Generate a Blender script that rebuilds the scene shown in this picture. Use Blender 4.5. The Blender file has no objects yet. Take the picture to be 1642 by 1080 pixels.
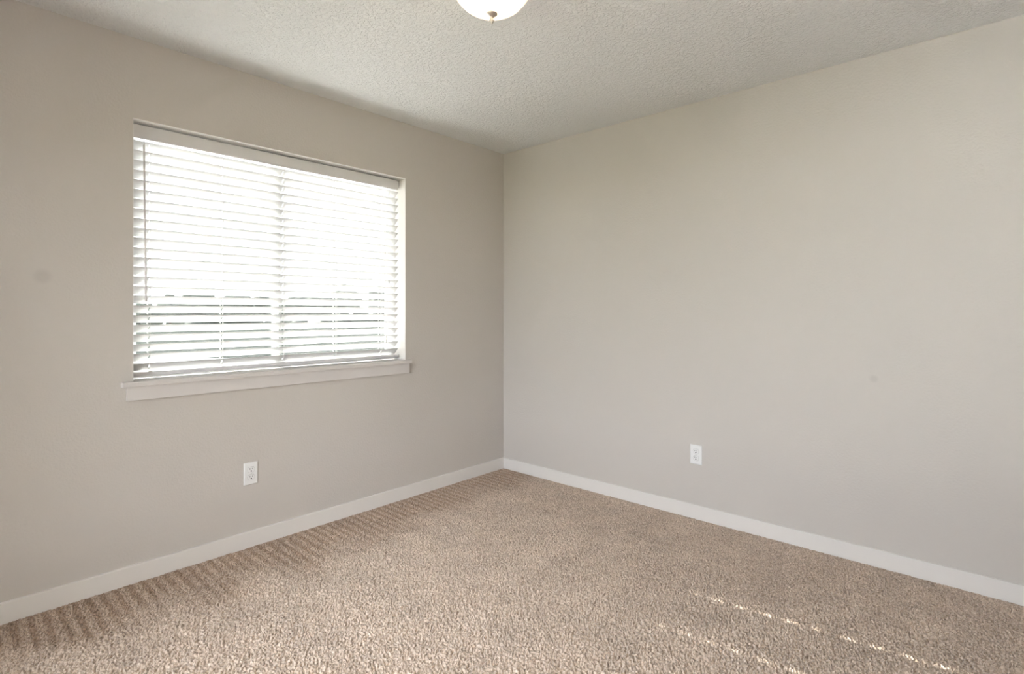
import bpy, bmesh, math, random
import numpy as np
from mathutils import Vector, Matrix, noise

C = bpy.context.scene.collection
sc = bpy.context.scene

# ------------------------------------------------------------------ camera
W, Hpx = 1642, 1080
F_PX = 869.63
CAM = Vector((-3.0887, -2.8916, 1.2093))
YAW = math.radians(47.7836)          # clockwise from +Y
cam_d = bpy.data.cameras.new('camera')
cam = bpy.data.objects.new('camera', cam_d)
C.objects.link(cam)
cam.location = CAM
cam.rotation_euler = (math.pi / 2, 0, -YAW)
cam_d.sensor_fit = 'HORIZONTAL'
cam_d.sensor_width = 36.0
cam_d.lens = 36.0 * F_PX / W
cam_d.shift_y = -(540 - 500.07) / W
cam_d.clip_start = 0.02
cam_d.clip_end = 600
sc.camera = cam

# ------------------------------------------------------------------ world, sun, exposure
sc.view_settings.view_transform = 'Standard'
sc.view_settings.look = 'None'
sc.view_settings.gamma = 1.0
sc.view_settings.use_curve_mapping = False
sc.view_settings.exposure = 1.94

world = bpy.data.worlds.new('world')
sc.world = world
world.use_nodes = True
wn = world.node_tree.nodes
wn['Background'].inputs[0].default_value = (0.94, 0.97, 1.08, 1)
wn['Background'].inputs[1].default_value = 3.6

sun_d = bpy.data.lights.new('sun', 'SUN')
sun_d.energy = 31.0
sun_d.angle = math.radians(0.4)
sun_d.color = (1.0, 0.98, 0.95)
sun = bpy.data.objects.new('sun', sun_d)
C.objects.link(sun)
sun_dir = Vector((0.121, -1.0, -0.48)).normalized()     # direction light travels
sun.rotation_euler = sun_dir.to_track_quat('-Z', 'Y').to_euler()
sun.location = (-2, 6, 5)


def portal(name, loc, rot, sx, sz):
    d = bpy.data.lights.new(name, 'AREA')
    d.shape = 'RECTANGLE'
    d.size = sx
    d.size_y = sz
    d.cycles.is_portal = True
    o = bpy.data.objects.new(name, d)
    C.objects.link(o)
    o.location = loc
    o.rotation_euler = rot
    return o


# room: corner at the origin, window wall is y = 0, plain wall is x = 0
RX, RY, RH = -3.95, -3.7, 2.44
WX0, WX1, WZ0, WZ1 = -2.428, -0.938, 0.898, 2.078      # opening in the window wall
WT = 0.17                                               # wall thickness
BX0, BX1, BZ0, BZ1 = -2.45, -0.75, 0.2, 1.95            # unseen window added in the side wall for fill light (range in y)
portal('portal_window_front', ((WX0 + WX1) / 2, WT + .02, (WZ0 + WZ1) / 2), (-math.pi / 2, 0, 0), 1.5, 1.2)
DX0, DX1, DZ1 = -3.75, -2.75, 2.06                     # unseen doorway added in the rear wall to let in fill light
HY0, HX0, HX1 = -5.4, -4.3, -1.6                        # unseen hallway, added to carry that fill
hall_d = bpy.data.lights.new('hallway_fill_light', 'AREA')  # warm fill light, added out of view behind the camera
hall_d.shape = 'RECTANGLE'
hall_d.size, hall_d.size_y = 1.4, .7
hall_d.energy = 14
hall_d.color = (1.0, .92, .80)
hall_l = bpy.data.objects.new('hallway_fill_light', hall_d)
C.objects.link(hall_l)
hall_l.location = ((DX0 + DX1) / 2, (HY0 + RY - WT) / 2, 2.40)
portal('portal_fill_window', (RX - WT - .02, (BX0 + BX1) / 2, (BZ0 + BZ1) / 2), (math.pi / 2, 0, -math.pi / 2), 2.0, 1.7)


# ------------------------------------------------------------------ helpers
def mat(name, col, rough=0.6, spec=0.5, metal=0.0):
    m = bpy.data.materials.new(name)
    m.use_nodes = True
    b = m.node_tree.nodes['Principled BSDF']
    b.inputs['Base Color'].default_value = (*col, 1)
    b.inputs['Roughness'].default_value = rough
    b.inputs['Specular IOR Level'].default_value = spec
    b.inputs['Metallic'].default_value = metal
    return m


def nodes(m):
    nt = m.node_tree
    return nt, nt.nodes, nt.links, nt.nodes['Principled BSDF']


def math_node(nt, op, a=None, b=None, c=None, clamp=False):
    n = nt.nodes.new('ShaderNodeMath')
    n.operation = op
    n.use_clamp = clamp
    for i, v in enumerate((a, b, c)):
        if v is None:
            continue
        if isinstance(v, (int, float)):
            n.inputs[i].default_value = v
        else:
            nt.links.new(v, n.inputs[i])
    return n.outputs[0]


def add_box(bm, x0, x1, y0, y1, z0, z1, bevel=0.0, seg=2):
    vs = [bm.verts.new((x, y, z)) for x in (x0, x1) for y in (y0, y1) for z in (z0, z1)]
    f = [(0, 1, 3, 2), (4, 6, 7, 5), (0, 4, 5, 1), (2, 3, 7, 6), (0, 2, 6, 4), (1, 5, 7, 3)]
    fs = [bm.faces.new([vs[i] for i in q]) for q in f]
    if bevel:
        es = list({e for q in fs for e in q.edges})
        bmesh.ops.bevel(bm, geom=es, offset=bevel, segments=seg, affect='EDGES', profile=0.5)
    return bm


def add_prism(bm, prof, x0, x1):
    """profile of (y, z) points swept along x"""
    a = [bm.verts.new((x0, y, z)) for y, z in prof]
    b = [bm.verts.new((x1, y, z)) for y, z in prof]
    n = len(prof)
    for i in range(n):
        j = (i + 1) % n
        bm.faces.new((a[i], a[j], b[j], b[i]))
    bm.faces.new(a[::-1])
    bm.faces.new(b)


def add_tube(bm, pts, r, seg=10, caps=True):
    pts = [Vector(p) for p in pts]
    rings = []
    for i, p in enumerate(pts):
        d = (pts[min(i + 1, len(pts) - 1)] - pts[max(i - 1, 0)]).normalized()
        up = Vector((0, 0, 1)) if abs(d.z) < .9 else Vector((1, 0, 0))
        u = d.cross(up).normalized()
        v = d.cross(u)
        rr = r[i] if isinstance(r, (list, tuple)) else r
        rings.append([bm.verts.new(p + (u * math.cos(t) + v * math.sin(t)) * rr)
                      for t in [k * 2 * math.pi / seg for k in range(seg)]])
    for a, b in zip(rings, rings[1:]):
        for k in range(seg):
            bm.faces.new((a[k], a[(k + 1) % seg], b[(k + 1) % seg], b[k]))
    if caps:
        bm.faces.new(rings[0][::-1])
        bm.faces.new(rings[-1])


def add_lathe(bm, prof, seg=64, centre=(0, 0)):
    """(r, z) profile spun about z"""
    rings = []
    for r, z in prof:
        if r < 1e-6:
            rings.append([bm.verts.new((centre[0], centre[1], z))])
        else:
            rings.append([bm.verts.new((centre[0] + r * math.cos(t), centre[1] + r * math.sin(t), z))
                          for t in [k * 2 * math.pi / seg for k in range(seg)]])
    for a, b in zip(rings, rings[1:]):
        for k in range(seg):
            q = [a[k % len(a)], a[(k + 1) % len(a)], b[(k + 1) % len(b)], b[k % len(b)]]
            q = list(dict.fromkeys(q))
            if len(q) > 2:
                bm.faces.new(q)


def obj(name, bm, m, parent=None, smooth=False, **tags):
    me = bpy.data.meshes.new(name)
    bmesh.ops.recalc_face_normals(bm, faces=bm.faces)
    bm.to_mesh(me)
    bm.free()
    o = bpy.data.objects.new(name, me)
    C.objects.link(o)
    for mm in (m if isinstance(m, (list, tuple)) else [m]):
        me.materials.append(mm)
    if smooth:
        me.shade_smooth()
        me.set_sharp_from_angle(angle=math.radians(40))
    if parent is not None:
        o.parent = parent
    for k, v in tags.items():
        o[k] = v
    return o


def struct(name, bm, m, **t):
    return obj(name, bm, m, None, kind='structure', **t)


def empty(name, loc=(0, 0, 0), rotz=0.0, **tags):
    o = bpy.data.objects.new(name, None)
    o.empty_display_size = .1
    C.objects.link(o)
    o.location = loc
    o.rotation_euler = (0, 0, rotz)
    for k, v in tags.items():
        o[k] = v
    return o


# ------------------------------------------------------------------ materials
def make_wall_material():
    m = mat('greige_wall_paint', (0.612, 0.575, 0.535), 0.62, 0.25)
    nt, N, L, B = nodes(m)
    tc = N.new('ShaderNodeTexCoord')
    n1 = N.new('ShaderNodeTexNoise')
    n1.inputs['Scale'].default_value = 95
    n1.inputs['Detail'].default_value = 3
    n1.inputs['Roughness'].default_value = .5
    L.new(tc.outputs['Object'], n1.inputs['Vector'])
    bump = N.new('ShaderNodeBump')
    bump.inputs['Strength'].default_value = .65
    bump.inputs['Distance'].default_value = .0022
    L.new(n1.outputs['Fac'], bump.inputs['Height'])
    L.new(bump.outputs['Normal'], B.inputs['Normal'])
    # two faint round darker spots, one on each wall
    fac = None
    for p, r in (((-2.739, 0, 1.354), .034), ((0, -2.429, .89), .021)):
        d = N.new('ShaderNodeVectorMath')
        d.operation = 'DISTANCE'
        L.new(tc.outputs['Object'], d.inputs[0])
        d.inputs[1].default_value = p
        mr = N.new('ShaderNodeMapRange')
        mr.interpolation_type = 'SMOOTHSTEP'
        mr.inputs['From Min'].default_value = r * .35
        mr.inputs['From Max'].default_value = r * 1.15
        mr.inputs['To Min'].default_value = .91
        mr.inputs['To Max'].default_value = 1
        L.new(d.outputs['Value'], mr.inputs['Value'])
        fac = mr.outputs[0] if fac is None else math_node(nt, 'MULTIPLY', fac, mr.outputs[0])
    mix = N.new('ShaderNodeMix')
    mix.data_type = 'RGBA'
    mix.blend_type = 'MULTIPLY'
    mix.inputs[0].default_value = 1
    mix.inputs[6].default_value = (0.612, 0.575, 0.535, 1)
    L.new(fac, mix.inputs[7])
    L.new(mix.outputs[2], B.inputs['Base Color'])
    return m


def make_ceiling_material():
    m = mat('ceiling_texture_paint', (0.88, 0.88, 0.88), 0.75, 0.15)
    nt, N, L, B = nodes(m)
    tc = N.new('ShaderNodeTexCoord')
    n1 = N.new('ShaderNodeTexNoise')
    n1.inputs['Scale'].default_value = 62
    n1.inputs['Detail'].default_value = 4
    n1.inputs['Roughness'].default_value = .62
    n1.inputs['Distortion'].default_value = .6
    L.new(tc.outputs['Object'], n1.inputs['Vector'])
    cr = N.new('ShaderNodeMapRange')
    cr.interpolation_type = 'SMOOTHSTEP'
    cr.inputs['From Min'].default_value = .38
    cr.inputs['From Max'].default_value = .66
    L.new(n1.outputs['Fac'], cr.inputs['Value'])
    bump = N.new('ShaderNodeBump')
    bump.inputs['Strength'].default_value = .75
    bump.inputs['Distance'].default_value = .0055
    L.new(cr.outputs[0], bump.inputs['Height'])
    L.new(bump.outputs['Normal'], B.inputs['Normal'])
    return m


def make_carpet_material():
    m = mat('beige_carpet', (0.45, 0.36, 0.28), 0.95, 0.05)
    nt, N, L, B = nodes(m)
    B.inputs['Sheen Weight'].default_value = .25
    B.inputs['Sheen Roughness'].default_value = .6
    tc = N.new('ShaderNodeTexCoord')
    # yarn to yarn colour flecks
    vo = N.new('ShaderNodeTexVoronoi')
    vo.inputs['Scale'].default_value = 190
    L.new(tc.outputs['Object'], vo.inputs['Vector'])
    sep = N.new('ShaderNodeSeparateColor')
    L.new(vo.outputs['Color'], sep.inputs[0])
    ramp = N.new('ShaderNodeValToRGB')
    e = ramp.color_ramp.elements
    e[0].position = 0.0
    e[0].color = (.50, .375, .275, 1)
    e[1].position = 1.0
    e[1].color = (.88, .745, .64, 1)
    k = e.new(.3)
    k.color = (.68, .54, .43, 1)
    k = e.new(.7)
    k.color = (.78, .635, .525, 1)
    L.new(sep.outputs[0], ramp.inputs[0])
    # vacuum tracks: narrow bands of brushed-down pile square to the window wall, fading out into the room
    mp = N.new('ShaderNodeMapping')
    mp.inputs['Scale'].default_value = (1, .12, 1)
    mp.inputs['Rotation'].default_value = (0, 0, math.radians(3))
    L.new(tc.outputs['Object'], mp.inputs['Vector'])
    ns = N.new('ShaderNodeTexWave')
    ns.wave_type = 'BANDS'
    ns.bands_direction = 'X'
    ns.inputs['Scale'].default_value = 6.6
    ns.inputs['Distortion'].default_value = 3.4
    ns.inputs['Detail'].default_value = 2
    ns.inputs['Detail Scale'].default_value = .9
    L.new(mp.outputs[0], ns.inputs['Vector'])
    band = N.new('ShaderNodeMapRange')
    band.interpolation_type = 'SMOOTHSTEP'
    band.inputs['From Min'].default_value = .25
    band.inputs['From Max'].default_value = .85
    L.new(ns.outputs['Fac'], band.inputs['Value'])
    sx = N.new('ShaderNodeSeparateXYZ')
    L.new(tc.outputs['Object'], sx.inputs[0])
    big = N.new('ShaderNodeTexNoise')
    big.inputs['Scale'].default_value = 2.6
    big.inputs['Detail'].default_value = 3
    L.new(tc.outputs['Object'], big.inputs['Vector'])
    # reach of the brushed strip from the window wall, ragged
    reach = math_node(nt, 'MULTIPLY_ADD', big.outputs['Fac'], .9, -.12)
    dist = math_node(nt, 'MULTIPLY', sx.outputs['Y'], -1.0)
    near = N.new('ShaderNodeMapRange')
    near.interpolation_type = 'SMOOTHSTEP'
    near.inputs['From Min'].default_value = -.22
    near.inputs['From Max'].default_value = .12
    L.new(math_node(nt, 'SUBTRACT', reach, dist), near.inputs['Value'])
    dark = math_node(nt, 'MULTIPLY', near.outputs[0], math_node(nt, 'MULTIPLY_ADD', band.outputs[0], .22, .20))
    # foot-worn blotches over the rest
    n3 = N.new('ShaderNodeTexNoise')
    n3.inputs['Scale'].default_value = 5.5
    n3.inputs['Detail'].default_value = 4
    n3.inputs['Roughness'].default_value = .6
    L.new(tc.outputs['Object'], n3.inputs['Vector'])
    blotch = math_node(nt, 'MULTIPLY_ADD', n3.outputs['Fac'], .52, -.26)
    # carpet tone darkens slightly towards the plain wall, raggedly
    rw = N.new('ShaderNodeMapRange')
    rw.interpolation_type = 'SMOOTHSTEP'
    rw.inputs['From Min'].default_value = -1.35
    rw.inputs['From Max'].default_value = -.25
    L.new(math_node(nt, 'ADD', sx.outputs['X'], math_node(nt, 'MULTIPLY_ADD', big.outputs['Fac'], .7, -.35)), rw.inputs['Value'])
    down = math_node(nt, 'MAXIMUM', math_node(nt, 'MULTIPLY', dark, 1.9), math_node(nt, 'MULTIPLY', rw.outputs[0], .12), clamp=True)
    sc1 = N.new('ShaderNodeVectorMath')
    sc1.operation = 'SCALE'
    L.new(ramp.outputs[0], sc1.inputs[0])
    L.new(math_node(nt, 'ADD', 1.0, blotch), sc1.inputs['Scale'])
    mixd = N.new('ShaderNodeMix')
    mixd.data_type = 'RGBA'
    mixd.blend_type = 'MULTIPLY'
    mixd.inputs[7].default_value = (.52, .43, .345, 1)
    L.new(down, mixd.inputs[0])
    L.new(sc1.outputs[0], mixd.inputs[6])
    L.new(mixd.outputs[2], B.inputs['Base Color'])
    # fine fibre
    nf = N.new('ShaderNodeTexNoise')
    nf.inputs['Scale'].default_value = 420
    nf.inputs['Detail'].default_value = 3
    L.new(tc.outputs['Object'], nf.inputs['Vector'])
    bump = N.new('ShaderNodeBump')
    bump.inputs['Strength'].default_value = .6
    bump.inputs['Distance'].default_value = .002
    L.new(nf.outputs['Fac'], bump.inputs['Height'])
    L.new(bump.outputs['Normal'], B.inputs['Normal'])
    return m


def make_slat_material():
    m = mat('white_slat', (0.64, 0.64, 0.64), .38, .45)
    nt, N, L, B = nodes(m)
    tr = N.new('ShaderNodeBsdfTranslucent')
    tr.inputs[0].default_value = (.9, .9, .88, 1)
    mx = N.new('ShaderNodeMixShader')
    mx.inputs[0].default_value = .05
    out = N['Material Output']
    L.new(B.outputs[0], mx.inputs[1])
    L.new(tr.outputs[0], mx.inputs[2])
    L.new(mx.outputs[0], out.inputs[0])
    return m


def make_pane_material(name, tint):
    m = bpy.data.materials.new(name)
    m.use_nodes = True
    nt = m.node_tree
    N, L = nt.nodes, nt.links
    N.remove(N['Principled BSDF'])
    t = N.new('ShaderNodeBsdfTransparent')
    t.inputs[0].default_value = (*tint, 1)
    g = N.new('ShaderNodeBsdfGlossy')
    g.inputs['Roughness'].default_value = .01
    fr = N.new('ShaderNodeFresnel')
    fr.inputs[0].default_value = 1.45
    mx = N.new('ShaderNodeMixShader')
    L.new(fr.outputs[0], mx.inputs[0])
    L.new(t.outputs[0], mx.inputs[1])
    L.new(g.outputs[0], mx.inputs[2])
    L.new(mx.outputs[0], N['Material Output'].inputs[0])
    return m


def make_bowl_material():
    m = mat('frosted_lamp_glass', (.93, .9, .84), .25, .5)
    nt, N, L, B = nodes(m)
    tr = N.new('ShaderNodeBsdfTranslucent')
    tr.inputs[0].default_value = (.62, .585, .53, 1)
    mx = N.new('ShaderNodeMixShader')
    mx.inputs[0].default_value = .6
    L.new(B.outputs[0], mx.inputs[1])
    L.new(tr.outputs[0], mx.inputs[2])
    L.new(mx.outputs[0], N['Material Output'].inputs[0])
    return m


M_WALL = make_wall_material()
M_CEIL = make_ceiling_material()
M_CARPET = make_carpet_material()
M_TRIM = mat('white_trim_paint', (.81, .78, .745), .35, .45)
M_SILL = mat('sill_paint', (.69, .655, .635), .35, .45)
M_VINYL = mat('white_vinyl', (.88, .88, .87), .35, .5)
M_SLAT = make_slat_material()
M_RAIL = mat('white_rail', (.72, .71, .71), .4, .45)
M_WAND = mat('clear_grey_wand', (.62, .58, .58), .3, .5)
M_CORD = mat('white_cord', (.82, .81, .79), .8, .2)
M_PANE = make_pane_material('window_glass', (.95, .97, .96))
M_PANE_LOWE = make_pane_material('tinted_window_glass', (.60, .61, .60))
M_PANE_FIXED = make_pane_material('fixed_window_glass', (.50, .51, .50))
M_PLATE = mat('white_outlet_plastic', (.86, .86, .85), .3, .5)
M_SLOT = mat('dark_slot', (.03, .028, .026), .7, .2)
M_SCREW = mat('painted_screw', (.72, .72, .70), .35, .5)
M_NICKEL = mat('brushed_nickel', (.62, .57, .53), .32, .5, 1.0)
M_BOWL = make_bowl_material()
M_GRASS = mat('pale_dry_ground', (.82, .81, .79), .95, .1)
M_LEAF = mat('tree_foliage', (.10, .108, .092), .9, .1)
M_BARK = mat('tree_bark', (.12, .09, .07), .9, .1)
M_SIDING = mat('outside_siding', (.6, .58, .54), .8, .2)
M_GREY = mat('grey_stop_bead', (.36, .34, .32), .5, .4)
M_BULB = bpy.data.materials.new('bulb_glow')
M_BULB.use_nodes = True
_b = M_BULB.node_tree.nodes['Principled BSDF']
_b.inputs['Emission Color'].default_value = (1, .86, .66, 1)
_b.inputs['Emission Strength'].default_value = 1.2


# ------------------------------------------------------------------ room shell
def wall_with_hole(name, horizontal_from, horizontal_to, y0, y1, hole, m):
    x0, x1 = horizontal_from, horizontal_to
    hx0, hx1, hz0, hz1 = hole
    bm = bmesh.new()
    ya, yb = sorted((y0, y1))
    xs, zs = [x0, hx0, hx1, x1], [-.03, hz0, hz1, RH + .0]
    # one closed solid: front and back faces as a grid minus the hole
    V = {}

    def v(i, j, k):
        if (i, j, k) not in V:
            V[(i, j, k)] = bm.verts.new((xs[i], (ya, yb)[k], zs[j]))
        return V[(i, j, k)]
    for i in range(3):
        for j in range(3):
            if (i, j) == (1, 1):
                continue
            for k in (0, 1):
                bm.faces.new((v(i, j, k), v(i + 1, j, k), v(i + 1, j + 1, k), v(i, j + 1, k)))
    for i in range(3):
        for j in (0, 3):
            bm.faces.new((v(i, j, 0), v(i + 1, j, 0), v(i + 1, j, 1), v(i, j, 1)))
    for j in range(3):
        for i in (0, 3):
            bm.faces.new((v(i, j, 0), v(i, j + 1, 0), v(i, j + 1, 1), v(i, j, 1)))
    for j in (1, 2):
        bm.faces.new((v(1, j, 0), v(2, j, 0), v(2, j, 1), v(1, j, 1)))
    for i in (1, 2):
        bm.faces.new((v(i, 1, 0), v(i, 2, 0), v(i, 2, 1), v(i, 1, 1)))
    return struct(name, bm, m)


wall_with_hole('wall_left', RX - WT, WT, 0, WT, (WX0 - .002, WX1 + .003, WZ0 - .02, WZ1 + .003), M_WALL)
bm = bmesh.new()
add_box(bm, 0, WT, RY, 0, -.03, RH)
struct('wall_right', bm, M_WALL)
wall_with_hole('wall_rear', RX - WT, WT, RY - WT, RY, (DX0, DX1, 0, DZ1), M_WALL)
# built along x, then turned to run along y
side = wall_with_hole('wall_side', RY, 0, 0, WT, (BX0, BX1, BZ0, BZ1), M_WALL)
side.rotation_euler = (0, 0, math.pi / 2)
side.location = (RX, 0, 0)
bm = bmesh.new()
add_box(bm, RX - WT, WT, RY - WT, WT, RH, RH + .2)
struct('ceiling', bm, M_CEIL)


# floor: cut pile carpet, every tuft modelled into the surface
def make_floor():
    step = .0026
    nx = int((0 - RX) / step) + 1
    ny = int((0 - RY) / step) + 1
    xs = np.linspace(RX, 0, nx)
    ys = np.linspace(RY, 0, ny)
    X, Y = np.meshgrid(xs, ys)
    rng = np.random.default_rng(7)
    cell = .0070
    gx, gy = int(-RX / cell) + 6, int(-RY / cell) + 6
    jx, jy = rng.uniform(.1, .9, (gy, gx)), rng.uniform(.1, .9, (gy, gx))
    ang = rng.normal(.6, .75, (gy, gx))
    hr = rng.uniform(.2, 1.0, (gy, gx)) ** .8
    el = rng.uniform(1.15, 1.75, (gy, gx))
    # gentle warp so rows never line up
    Xw = X + .003 * np.sin(Y * 71 + np.sin(X * 23) * 2)
    Yw = Y + .003 * np.sin(X * 63 + np.cos(Y * 31) * 2)
    U, V = (Xw - RX) / cell + 2, (Yw - RY) / cell + 2
    I, J = np.floor(U).astype(int), np.floor(V).astype(int)
    Hh = np.full(X.shape, -1.0)
    for di in (-1, 0, 1):
        for dj in (-1, 0, 1):
            a, b = np.clip(J + dj, 0, gy - 1), np.clip(I + di, 0, gx - 1)
            du, dv = U - (b + jx[a, b]), V - (a + jy[a, b])
            ca, sa = np.cos(ang[a, b]), np.sin(ang[a, b])
            p, q = (du * ca + dv * sa) / el[a, b], (-du * sa + dv * ca) * 1.15
            h = hr[a, b] - 2.3 * (p * p + q * q)
            np.maximum(Hh, h, out=Hh)
    Hh = np.clip(Hh, -1.1, 1)
    Z = -.0072 + .0114 * (Hh + .1)
    Z += rng.normal(0, .00025, Z.shape)
    # the pile lies flatter in the last two centimetres before the baseboards
    e = np.clip(np.minimum.reduce([-X, X - RX, -Y, Y - RY]) / .03 - .35, 0, 1)
    Z = -.004 + (Z + .004) * (.35 + .65 * e)
    n = nx * ny
    co = np.empty((n, 3), np.float32)
    co[:, 0], co[:, 1], co[:, 2] = X.ravel(), Y.ravel(), Z.ravel()
    idx = np.arange(n, dtype=np.int32).reshape(ny, nx)
    q = np.stack([idx[:-1, :-1], idx[:-1, 1:], idx[1:, 1:], idx[1:, :-1]], -1).reshape(-1, 4)
    me = bpy.data.meshes.new('floor')
    me.vertices.add(n)
    me.vertices.foreach_set('co', co.ravel())
    me.loops.add(q.size)
    me.loops.foreach_set('vertex_index', q.ravel())
    me.polygons.add(len(q))
    me.polygons.foreach_set('loop_start', np.arange(0, q.size, 4, dtype=np.int32))
    me.update(calc_edges=True)
    me.shade_smooth()
    me.materials.append(M_CARPET)
    o = bpy.data.objects.new('floor', me)
    C.objects.link(o)
    o['kind'] = 'structure'
    return o


make_floor()
bm = bmesh.new()
add_box(bm, RX - WT, WT, RY - WT, WT, -.2, -.03)
struct('floor_slab', bm, M_SIDING)

# baseboards
BH, BT = .079, .013


def baseboard(name, axis, a0, a1, side):
    bm = bmesh.new()
    prof = [(0, -.02), (BT, -.02), (BT, BH - .003), (BT - .0012, BH - .001), (BT - .0035, BH), (0, BH)]
    add_prism(bm, [(-p, z) for p, z in prof], a0, a1)
    o = struct(name, bm, M_TRIM)
    if axis == 'y':                      # runs along y on the x = 0 wall
        o.rotation_euler = (0, 0, -math.pi / 2)
    if side == 'far':
        o.rotation_euler = (0, 0, o.rotation_euler[2] + math.pi)
    return o


baseboard('baseboard_left', 'x', RX, 0, 'near')
o = baseboard('baseboard_right', 'y', BT, -RY, 'near')
o = baseboard('baseboard_rear', 'x', BT, -DX1 - .07, 'far')
o.location = (0, RY, 0)
o = baseboard('baseboard_side', 'y', RY + BT, -BT, 'far')
o.location = (RX, 0, 0)

# ------------------------------------------------------------------ window 1
win = empty('window_1', ((WX0 + WX1) / 2, 0, WZ0), kind='structure')
wl = Vector(win.location)


def wbm(f):
    bm = bmesh.new()
    f(bm)
    bmesh.ops.translate(bm, verts=bm.verts, vec=-wl)
    return bm


def liner(bm):
    add_box(bm, WX0 - .002, WX0, -.0006, .12, WZ0, WZ1 + .003, .0004, 1)
    add_box(bm, WX1, WX1 + .003, -.0006, .12, WZ0, WZ1 + .003, .0004, 1)
    add_box(bm, WX0, WX1, -.0006, .12, WZ1, WZ1 + .003, .0004, 1)


obj('window_jamb', wbm(liner), M_TRIM, win)


def stool(bm):
    # one board: inside the recess and the horned nosing in front of the wall
    t, b = WZ0, WZ0 - .022
    pts = [(WX0 - .0, .12), (WX0 - .0, 0), (WX0 - .047, 0), (WX0 - .047, -.032), (WX1 + .034, -.032), (WX1 + .034, 0), (WX1, 0), (WX1, .12)]
    lo = [bm.verts.new((x, y, b)) for x, y in pts]
    hi = [bm.verts.new((x, y, t)) for x, y in pts]
    n = len(pts)
    for i in range(n):
        bm.faces.new((lo[i], lo[(i + 1) % n], hi[(i + 1) % n], hi[i]))
    bm.faces.new(lo[::-1])
    bm.faces.new(hi)
    es = [e for e in bm.edges if all(abs(v.co.y + .032) < 1e-5 for v in e.verts)]
    bmesh.ops.bevel(bm, geom=es, offset=.003, segments=3, affect='EDGES')


obj('window_sill', wbm(stool), M_SILL, win, smooth=True)
obj('apron', wbm(lambda bm: add_box(bm, WX0 - .028, WX1 + .022, -.018, 0, WZ0 - .084, WZ0 - .022, .0012, 2)), M_SILL, win)


def frame_ring(bm, x0, x1, z0, z1, w, y0, y1, bev=.002):
    add_box(bm, x0, x0 + w, y0, y1, z0, z1, bev)
    add_box(bm, x1 - w, x1, y0, y1, z0, z1, bev)
    add_box(bm, x0 + w, x1 - w, y0, y1, z0, z0 + w, bev)
    add_box(bm, x0 + w, x1 - w, y0, y1, z1 - w, z1, bev)


obj('window_frame', wbm(lambda bm: frame_ring(bm, WX0, WX1, WZ0, WZ1, .016, .120, .178)), M_VINYL, win)
XM = -1.72
s1 = obj('sash', wbm(lambda bm: frame_ring(bm, WX0 + .016, XM + .024, WZ0 + .016, WZ1 - .016, .028, .146, .168)), M_VINYL, win)
obj('window_pane', wbm(lambda bm: add_box(bm, WX0 + .044, XM - .004, .156, .158, WZ0 + .044, WZ1 - .044)), M_PANE_FIXED, s1)
s2 = obj('sash', wbm(lambda bm: frame_ring(bm, XM - .024, WX1 - .016, WZ0 + .016, WZ1 - .016, .028, .1205, .142)), M_VINYL, win)
obj('window_pane', wbm(lambda bm: add_box(bm, XM + .004, WX1 - .044, .130, .132, WZ0 + .044, WZ1 - .044)), M_PANE_LOWE, s2)

# insect screen over the sliding half: fine mesh as an evenly see-through cloth
def make_screen_material():
    m = bpy.data.materials.new('insect_screen_mesh')
    m.use_nodes = True
    nt = m.node_tree
    N, L = nt.nodes, nt.links
    b = N['Principled BSDF']
    b.inputs['Base Color'].default_value = (.10, .10, .10, 1)
    b.inputs['Roughness'].default_value = .7
    t = N.new('ShaderNodeBsdfTransparent')
    mx = N.new('ShaderNodeMixShader')
    mx.inputs[0].default_value = .13
    L.new(t.outputs[0], mx.inputs[1])
    L.new(b.outputs[0], mx.inputs[2])
    L.new(mx.outputs[0], N['Material Output'].inputs[0])
    return m


sf = obj('screen_frame', wbm(lambda bm: frame_ring(bm, XM - .012, WX1 - .023, WZ0 + .023, WZ1 - .023, .016, .169, .178)), M_VINYL, win)
obj('screen_mesh', wbm(lambda bm: add_box(bm, XM + .004, WX1 - .039, .1735, .1738, WZ0 + .039, WZ1 - .039)), make_screen_material(), sf)

# unseen second window, added to brighten the room from the side
w2 = empty('fill_window', (RX, 0, 0), math.pi / 2, kind='structure')
bm = bmesh.new()
frame_ring(bm, BX0, BX1, BZ0, BZ1, .05, .09, .15)
add_box(bm, (BX0 + BX1) / 2 - .03, (BX0 + BX1) / 2 + .03, .09, .15, BZ0 + .05, BZ1 - .05)
obj('window_frame', bm, M_VINYL, w2)
bm = bmesh.new()
add_box(bm, BX0 + .05, (BX0 + BX1) / 2 - .03, .12, .122, BZ0 + .05, BZ1 - .05)
add_box(bm, (BX0 + BX1) / 2 + .03, BX1 - .05, .12, .122, BZ0 + .05, BZ1 - .05)
obj('window_pane', bm, M_PANE, w2)

# casing of the added doorway and the unseen fill-light hallway behind it
dr = empty('fill_doorway', (0, RY, 0), 0, kind='structure')
bm = bmesh.new()
for a, b in ((DX0 - .07, DX0 + .012), (DX1 - .012, DX1 + .07)):
    add_box(bm, a, b, 0, .014, 0, DZ1 + .07, .001, 1)
add_box(bm, DX0 + .012, DX1 - .012, 0, .014, DZ1 - .012, DZ1 + .07, .001, 1)
obj('fill_doorway_casing', bm, M_TRIM, dr)
for nm, b in (('wall_fill_hallway_end', (HX0, HX1, HY0 - .1, HY0, -.03, RH)), ('wall_fill_hallway_left', (HX0 - .1, HX0, HY0 - .1, RY - WT, -.03, RH)),
              ('wall_fill_hallway_right', (HX1, HX1 + .1, HY0 - .1, RY - WT, -.03, RH))):
    bm = bmesh.new()
    add_box(bm, *b)
    struct(nm, bm, M_WALL)
bm = bmesh.new()
add_box(bm, HX0 - .1, HX1 + .1, HY0 - .1, RY, -.08, -.004)
struct('floor_fill_hallway', bm, mat('plain_fill_hall_carpet', (.52, .42, .33), .95, .05))
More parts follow.
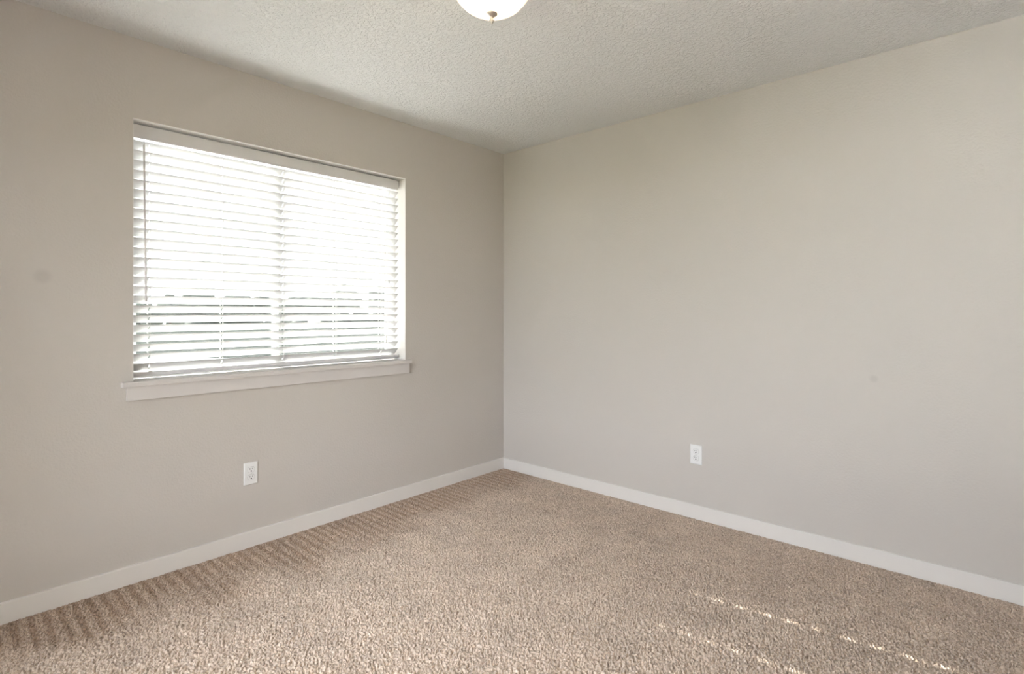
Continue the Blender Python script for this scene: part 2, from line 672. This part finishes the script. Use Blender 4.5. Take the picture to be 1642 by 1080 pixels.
bm = bmesh.new()
add_box(bm, HX0 - .1, HX1 + .1, HY0 - .1, RY - WT, RH, RH + .2)
struct('ceiling_fill_hallway', bm, M_CEIL)

# ------------------------------------------------------------------ blind
blind = empty('window_blind', ((WX0 + WX1) / 2, .083, WZ0),
              label='white two inch slatted window blind, lowered and tilted partly shut inside the window recess',
              category='window blind')
bl = Vector(blind.location)


def bbm(f):
    bm = bmesh.new()
    f(bm)
    bmesh.ops.translate(bm, verts=bm.verts, vec=-bl)
    return bm


SX0, SX1 = WX0 + .006, WX1 - .008
YC = .083
PITCH, NSL = .0447, 24
Z_TOP = 1.955 + .0447
TILT = math.radians(44)
CORDS = [-2.348, -2.028, -1.710, -1.391, -1.072]


def slat(bm, zc, tilt, wid=.0505, th=.0028, holes=True):
    """a slightly crowned slat with routed cord slots; room edge (-y) is high"""
    n = 8
    cuts = [SX0]
    if holes:
        for c in CORDS:
            cuts += [c - .0032, c + .0032]
    cuts.append(SX1)
    ct, st = math.cos(tilt), math.sin(tilt)

    def pt(x, s, k):
        t = s / (wid / 2)
        crown = .0022 * (1 - t * t)
        e = th / 2 * (1 if k else -1) * (1 - .55 * max(0, abs(t) - .86) / .14)
        loc_y, loc_z = s, crown + e
        return (x, YC + loc_y * ct + loc_z * st, zc - loc_y * st + loc_z * ct)
    ss = sorted([(-1 + 2 * i / n) * wid / 2 for i in range(n + 1)] + [-.012, .012])
    ss = [s for s in ss if abs(s) > 1e-9 and not (abs(s) < .0135 and abs(abs(s) - .012) > 1e-6)]
    V = {}
    for i, x in enumerate(cuts):
        for j, s in enumerate(ss):
            for k in (0, 1):
                V[i, j, k] = bm.verts.new(pt(x, s, k))
    hj = ss.index(-.012)

    def solid(i, j):
        return 0 <= i < len(cuts) - 1 and 0 <= j < len(ss) - 1 and not (holes and i % 2 == 1 and j == hj)
    for i in range(len(cuts) - 1):
        for j in range(len(ss) - 1):
            if not solid(i, j):
                continue
            for k in (0, 1):
                bm.faces.new((V[i, j, k], V[i + 1, j, k], V[i + 1, j + 1, k], V[i, j + 1, k]))
            for (a, b, ni, nj) in (((i, j), (i + 1, j), i, j - 1), ((i, j + 1), (i + 1, j + 1), i, j + 1),
                                   ((i, j), (i, j + 1), i - 1, j), ((i + 1, j), (i + 1, j + 1), i + 1, j)):
                if not solid(ni, nj):
                    bm.faces.new((V[a[0], a[1], 0], V[b[0], b[1], 0], V[b[0], b[1], 1], V[a[0], a[1], 1]))


def all_slats(bm):
    rnd = random.Random(3)
    for i in range(NSL):
        slat(bm, Z_TOP - i * PITCH - .0175, TILT + math.radians(rnd.uniform(-.7, .7)))


obj('slats', bbm(all_slats), M_SLAT, blind, smooth=True)


def valance(bm):
    # front board with a shaped face and short end returns
    prof = [(.046, 2.008), (.050, 2.0065), (.053, 2.008), (.053, 2.069), (.049, 2.070), (.0465, 2.068), (.045, 2.064), (.045, 2.014), (.046, 2.011)]
    add_prism(bm, prof, WX0 + .005, WX1 - .024)
    add_box(bm, WX1 - .031, WX1 - .024, .053, .085, 2.010, 2.066, .001, 1)


obj('valance', bbm(valance), M_RAIL, blind)
obj('head_rail', bbm(lambda bm: add_box(bm, SX0, SX1,   .060, .108, 2.022, 2.066, .002, 2)), M_RAIL, blind)
ZR = .9215
rail = obj('bottom_rail', bbm(lambda bm: add_box(bm, SX0, SX1, YC - .026, YC + .026, ZR - .009, ZR + .009, .004, 3)), M_RAIL, blind, smooth=True)
for c in CORDS:
    def plug(bm, c=c):
        add_lathe(bm, [(0, ZR + .0128), (.006, ZR + .0122), (.009, ZR + .0095), (.0095, ZR + .0088)], 16, (c, YC - .017))
    p = obj('cord_plug', bbm(plug), M_CORD, rail, smooth=True)
for c in CORDS:
    def ladder(bm, c=c):
        yi, yo = YC - .0215, YC + .0215
        zt = 2.02
        # front and back ladder strings, lift cord through the slots, a rung under every slat
        add_tube(bm, [(c - .001, yi, zt), (c - .001, yi, .992), (c - .004, yi - .004, .963), (c - .010, yi - .002, .945), (c - .002, YC - .02, ZR + .009)], .0007, 6)
        add_tube(bm, [(c + .001, yo, zt), (c + .001, yo, ZR + .009)], .0007, 6)
        add_tube(bm, [(c + .004, YC, zt), (c + .004, YC, ZR + .009)], .0008, 6)
        for i in range(NSL):
            zc = Z_TOP - i * PITCH - .0175
            add_tube(bm, [(c - .004, yi, zc + .017), (c - .004, yo, zc - .0245)], .0005, 5)
    obj('ladder_cord', bbm(ladder), M_CORD, blind)


def wand(bm):
    add_tube(bm, [(-2.383, .020, 1.972), (-2.380, .019, 1.6), (-2.376, .018, 1.262), (-2.376, .018, 1.256)], [.0042, .0042, .0046, .003], 6)


wd = obj('tilt_wand', bbm(wand), M_WAND, blind, label='grey hexagonal tilt wand')
obj('wand_hook', bbm(lambda bm: add_tube(bm, [(-2.383, .020, 1.969), (-2.383, .014, 1.982), (-2.383, .024, 1.994), (-2.383, .04, 2.004)], .0013, 8)), M_RAIL, wd)


def lift(bm):
    for dx in (0, .006):
        add_tube(bm, [(-1.062 + dx, .047, 2.01), (-1.062 + dx, .046, 1.6), (-1.060 + dx, .046, 1.3), (-1.058 + dx, .045, 1.05)], .0008, 6)


lc = obj('lift_cord', bbm(lift), M_CORD, blind)
for z in (1.968, 1.405):
    obj('cord_stop', bbm(lambda bm, z=z: add_tube(bm, [(-1.036, .04, z + .012), (-1.036, .04, z - .008), (-1.036, .04, z - .013)], [.0022, .003, .0018], 8)), M_GREY, lc, label='small grey bead')
obj('tassel', bbm(lambda bm: add_lathe(bm, [(0, 1.052), (.003, 1.05), (.0055, 1.02), (.0055, 1.016), (0, 1.015)], 12, (-1.055, .045))), M_CORD, lc, smooth=True)


# ------------------------------------------------------------------ outlets
def outlet(loc, rotz, label):
    """built facing -y, wall plane at y = 0"""
    t = empty('wall_outlet', loc, rotz, label=label, category='electrical outlet', group='duplex outlets low on the walls')
    PW, PH, PT = .0705, .1135, .0055
    bm = bmesh.new()
    # plate: bevelled front face with two openings left as solid, receptacles stand proud
    a = [(-PW / 2, -PH / 2), (PW / 2, -PH / 2), (PW / 2, PH / 2), (-PW / 2, PH / 2)]
    for y, ins in ((0, 0), (-.0018, 0), (-.0040, .0014), (-PT, .0044)):
        for x, z in a:
            bm.verts.new((x - math.copysign(ins, x), y, z - math.copysign(ins, z)))
    bm.verts.ensure_lookup_table()
    v = bm.verts
    for r in range(3):
        for k in range(4):
            bm.faces.new((v[r * 4 + k], v[r * 4 + (k + 1) % 4], v[r * 4 + 4 + (k + 1) % 4], v[r * 4 + 4 + k]))
    bm.faces.new(v[12:16])
    bm.faces.new(v[0:4][::-1])
    obj('cover_plate', bm, M_PLATE, t)
    for zc in (.0195, -.0195):
        def face_outline(r, hh):
            pts = []
            for k in range(48):
                an = k * 2 * math.pi / 48
                pts.append((r * math.cos(an), max(-hh, min(hh, r * math.sin(an)))))
            return pts
        # dark reveal ring around the receptacle
        bm = bmesh.new()
        rings = []
        for rr, hh, y in ((.0185, .0152, -PT + .0005), (.0185, .0152, -PT - .0002), (.0176, .0143, -PT - .0002)):
            rings.append([bm.verts.new((x, y, zc + z)) for x, z in face_outline(rr, hh)])
        for p, q in zip(rings, rings[1:]):
            for k in range(48):
                bm.faces.new((p[k], p[(k + 1) % 48], q[(k + 1) % 48], q[k]))
        bm.faces.new(rings[-1])
        rec = obj('receptacle', bm, M_GASKET, t)
        bm = bmesh.new()
        rings = []
        for rr, hh, y in ((.0172, .0139, -PT), (.0172, .0139, -PT - .0014), (.0166, .0133, -PT - .0019)):
            rings.append([bm.verts.new((x, y, zc + z)) for x, z in face_outline(rr, hh)])
        for p, q in zip(rings, rings[1:]):
            for k in range(48):
                bm.faces.new((p[k], p[(k + 1) % 48], q[(k + 1) % 48], q[k]))
        bm.faces.new(rings[-1])
        obj('receptacle_face', bm, M_PLATE, rec)
        yf = -PT - .0019
        for xx, hh in ((-.0064, .0042), (.0064, .0034)):
            bm = bmesh.new()
            add_box(bm, xx - .0011, xx + .0011, yf - .0002, yf + .0008, zc + .0045 - hh, zc + .0045 + hh)
            obj('blade_slot', bm, M_SLOT, rec)
        bm = bmesh.new()
        add_tube(bm, [(0, yf + .0008, zc - .0068), (0, yf - .0003, zc - .0068)], .0034, 20)
        obj('ground_hole', bm, M_SLOT, rec)
    bm = bmesh.new()
    add_tube(bm, [(0, -PT + .0005, 0), (0, -PT - .0008, 0), (0, -PT - .0013, 0)], [.0034, .0034, .0022], 20)
    obj('plate_screw', bm, M_SCREW, t, smooth=True)
    return t


M_GASKET = mat('receptacle_reveal', (.5, .49, .48), .6, .3)
outlet((-1.917, 0, .375), 0, 'white duplex outlet on the wall under the window')
outlet((0, -1.552, .3725), -math.pi / 2, 'white duplex outlet low on the plain wall without a window')

# ------------------------------------------------------------------ ceiling light
LX, LY = -1.67, -1.505
lamp = empty('ceiling_light', (LX, LY, RH), label='flush ceiling light with frosted glass bowl and nickel finial, switched on',
             category='ceiling light')
bm = bmesh.new()
add_lathe(bm, [(0, 0), (.160, 0), (.164, -.006), (.162, -.020), (.156, -.024), (.150, -.020), (0, -.018)], 72)
obj('ceiling_pan', bm, M_NICKEL, lamp, smooth=True)
bm = bmesh.new()
prof = []
A, Cc, ZT = .150, .121, -.021
for k in range(25):
    th = math.radians(90 * k / 24)
    prof.append((A * math.cos(th), ZT - Cc * math.sin(th)))
prof[-1] = (0.004, ZT - Cc)
inner = [(max(.004, r - .004), min(z + .004, ZT)) for r, z in prof[::-1]]
add_lathe(bm, prof + inner + [prof[0]], 72)
bowl = obj('glass_bowl', bm, M_BOWL, lamp, smooth=True)
bm = bmesh.new()
zb = ZT - Cc
add_lathe(bm, [(0, zb + .004), (.017, zb + .003), (.021, zb + .0005), (.0205, zb - .002), (.016, zb - .006), (.009, zb - .011),
               (.0066, zb - .014), (.0060, zb - .018), (.0078, zb - .021), (.0084, zb - .025), (.0066, zb - .030),
               (.0030, zb - .034), (.0016, zb - .037), (0, zb - .038)], 32)
obj('finial', bm, M_NICKEL, lamp, smooth=True)
for s in (-1, 1):
    off = Vector((.7406 * 0 + .672 * s, -.7406 * s)) * .055
    bm = bmesh.new()
    prof = [(0, -.092)] + [(.027 * math.sin(math.radians(a)), -.065 - .027 * math.cos(math.radians(a))) for a in range(15, 150, 12)] + [(.013, -.036), (.013, -.020), (0, -.020)]
    add_lathe(bm, prof, 24, (off.x, off.y))
    obj('light_bulb', bm, M_BULB, lamp, smooth=True)
    d = bpy.data.lights.new('bulb_light', 'POINT')
    d.energy = .7
    d.color = (1.0, .88, .74)
    d.shadow_soft_size = .028
    lo = bpy.data.objects.new('bulb_light', d)
    C.objects.link(lo)
    lo.location = (LX + off.x, LY + off.y, RH - .10)

# ------------------------------------------------------------------ outside
bm = bmesh.new()
vs = [bm.verts.new(p) for p in ((-200, -200, -3.0), (200, -200, -3.0), (200, 260, -3.0), (-200, 260, -3.0))]
bm.faces.new(vs)
struct('ground', bm, M_GRASS)
bm = bmesh.new()                       # unseen dark ground, added to cut bounce into the side window
bm.faces.new([bm.verts.new(p) for p in ((-90, -60, -2.97), (RX - WT - .4, -60, -2.97), (RX - WT - .4, 3, -2.97), (-90, 3, -2.97))])
struct('ground_bounce_cut', bm, mat('bounce_cut_ground', (.17, .165, .12), .95, .1))
bm = bmesh.new()
add_box(bm, RX - WT, WT, RY - WT, WT, -3.0, -.2)
struct('wall_below', bm, M_SIDING)


def tree(loc, h, r, seed, label):
    t = empty('tree', loc, label=label, category='tree', group='trees beyond the window')
    bm = bmesh.new()
    rnd = random.Random(seed)
    for k in range(9):
        mt = Matrix.Translation((rnd.uniform(-.55, .55) * r, rnd.uniform(-.55, .55) * r, h * (rnd.uniform(.12, .42) if k < 5 else rnd.uniform(.42, .74))))
        bmesh.ops.create_icosphere(bm, subdivisions=3, radius=r * rnd.uniform(.5, .72), matrix=mt)
    for v in bm.verts:
        n = noise.noise(v.co * 1.1 + Vector((seed, 0, 0))) * .6 + noise.noise(v.co * 3.1) * .35
        v.co += (v.co - Vector((0, 0, h * .5))).normalized() * n
    obj('foliage', bm, M_LEAF, t)
    bm = bmesh.new()
    add_tube(bm, [(0, 0, 0), (.1, 0, h * .3), (0, .1, h * .6)], [.32, .24, .12], 10)
    obj('trunk', bm, M_BARK, t)
    return t


rnd = random.Random(11)
fw = Vector((math.sin(YAW), math.cos(YAW)))
rt = Vector((math.cos(YAW), -math.sin(YAW)))
for i, px in enumerate(range(190, 680, 42)):
    D = 56 if i % 2 else 66
    p = Vector((CAM.x, CAM.y)) + fw * D + rt * ((px - 821) / F_PX * D)
    tree((p.x, p.y, -3.0), rnd.uniform(7.0, 7.9) + (1.2 if px > 500 else 0), 1.75 if i % 2 else 2.1, i * 7 + 1,
         'distant dark green tree glimpsed between the slats of the blind')


# clipped hedge in front of the trees
hc = Vector((CAM.x, CAM.y)) + fw * 51 + rt * ((430 - 821) / F_PX * 51)
bm = bmesh.new()
nx_, prof_n = 150, 14
ringsh = []
for i in range(nx_ + 1):
    x = (i / nx_ - .5) * 42
    ring = []
    for k in range(prof_n):
        a = math.pi * k / (prof_n - 1)
        y, z = -1.0 * math.cos(a), 2.9 * min(1, math.sin(a) * 1.35)
        n = noise.noise(Vector((x * 1.7, k * .8, 3))) * .28 + noise.noise(Vector((x * .5, 1, 7))) * .25
        ring.append(bm.verts.new((x, y * (1 + n * .4), max(0, z + n * (z > .3)))))
    ringsh.append(ring)
for a, b in zip(ringsh, ringsh[1:]):
    for k in range(prof_n - 1):
        bm.faces.new((a[k], a[k + 1], b[k + 1], b[k]))
bm.faces.new(ringsh[0])
bm.faces.new(ringsh[-1])
hd = obj('hedge', bm, M_LEAF, None, smooth=True, label='long low green hedge seen through the lowest gaps of the blind', category='hedge')
hd.location = (hc.x, hc.y, -3.0)
hd.rotation_euler = (0, 0, -YAW)
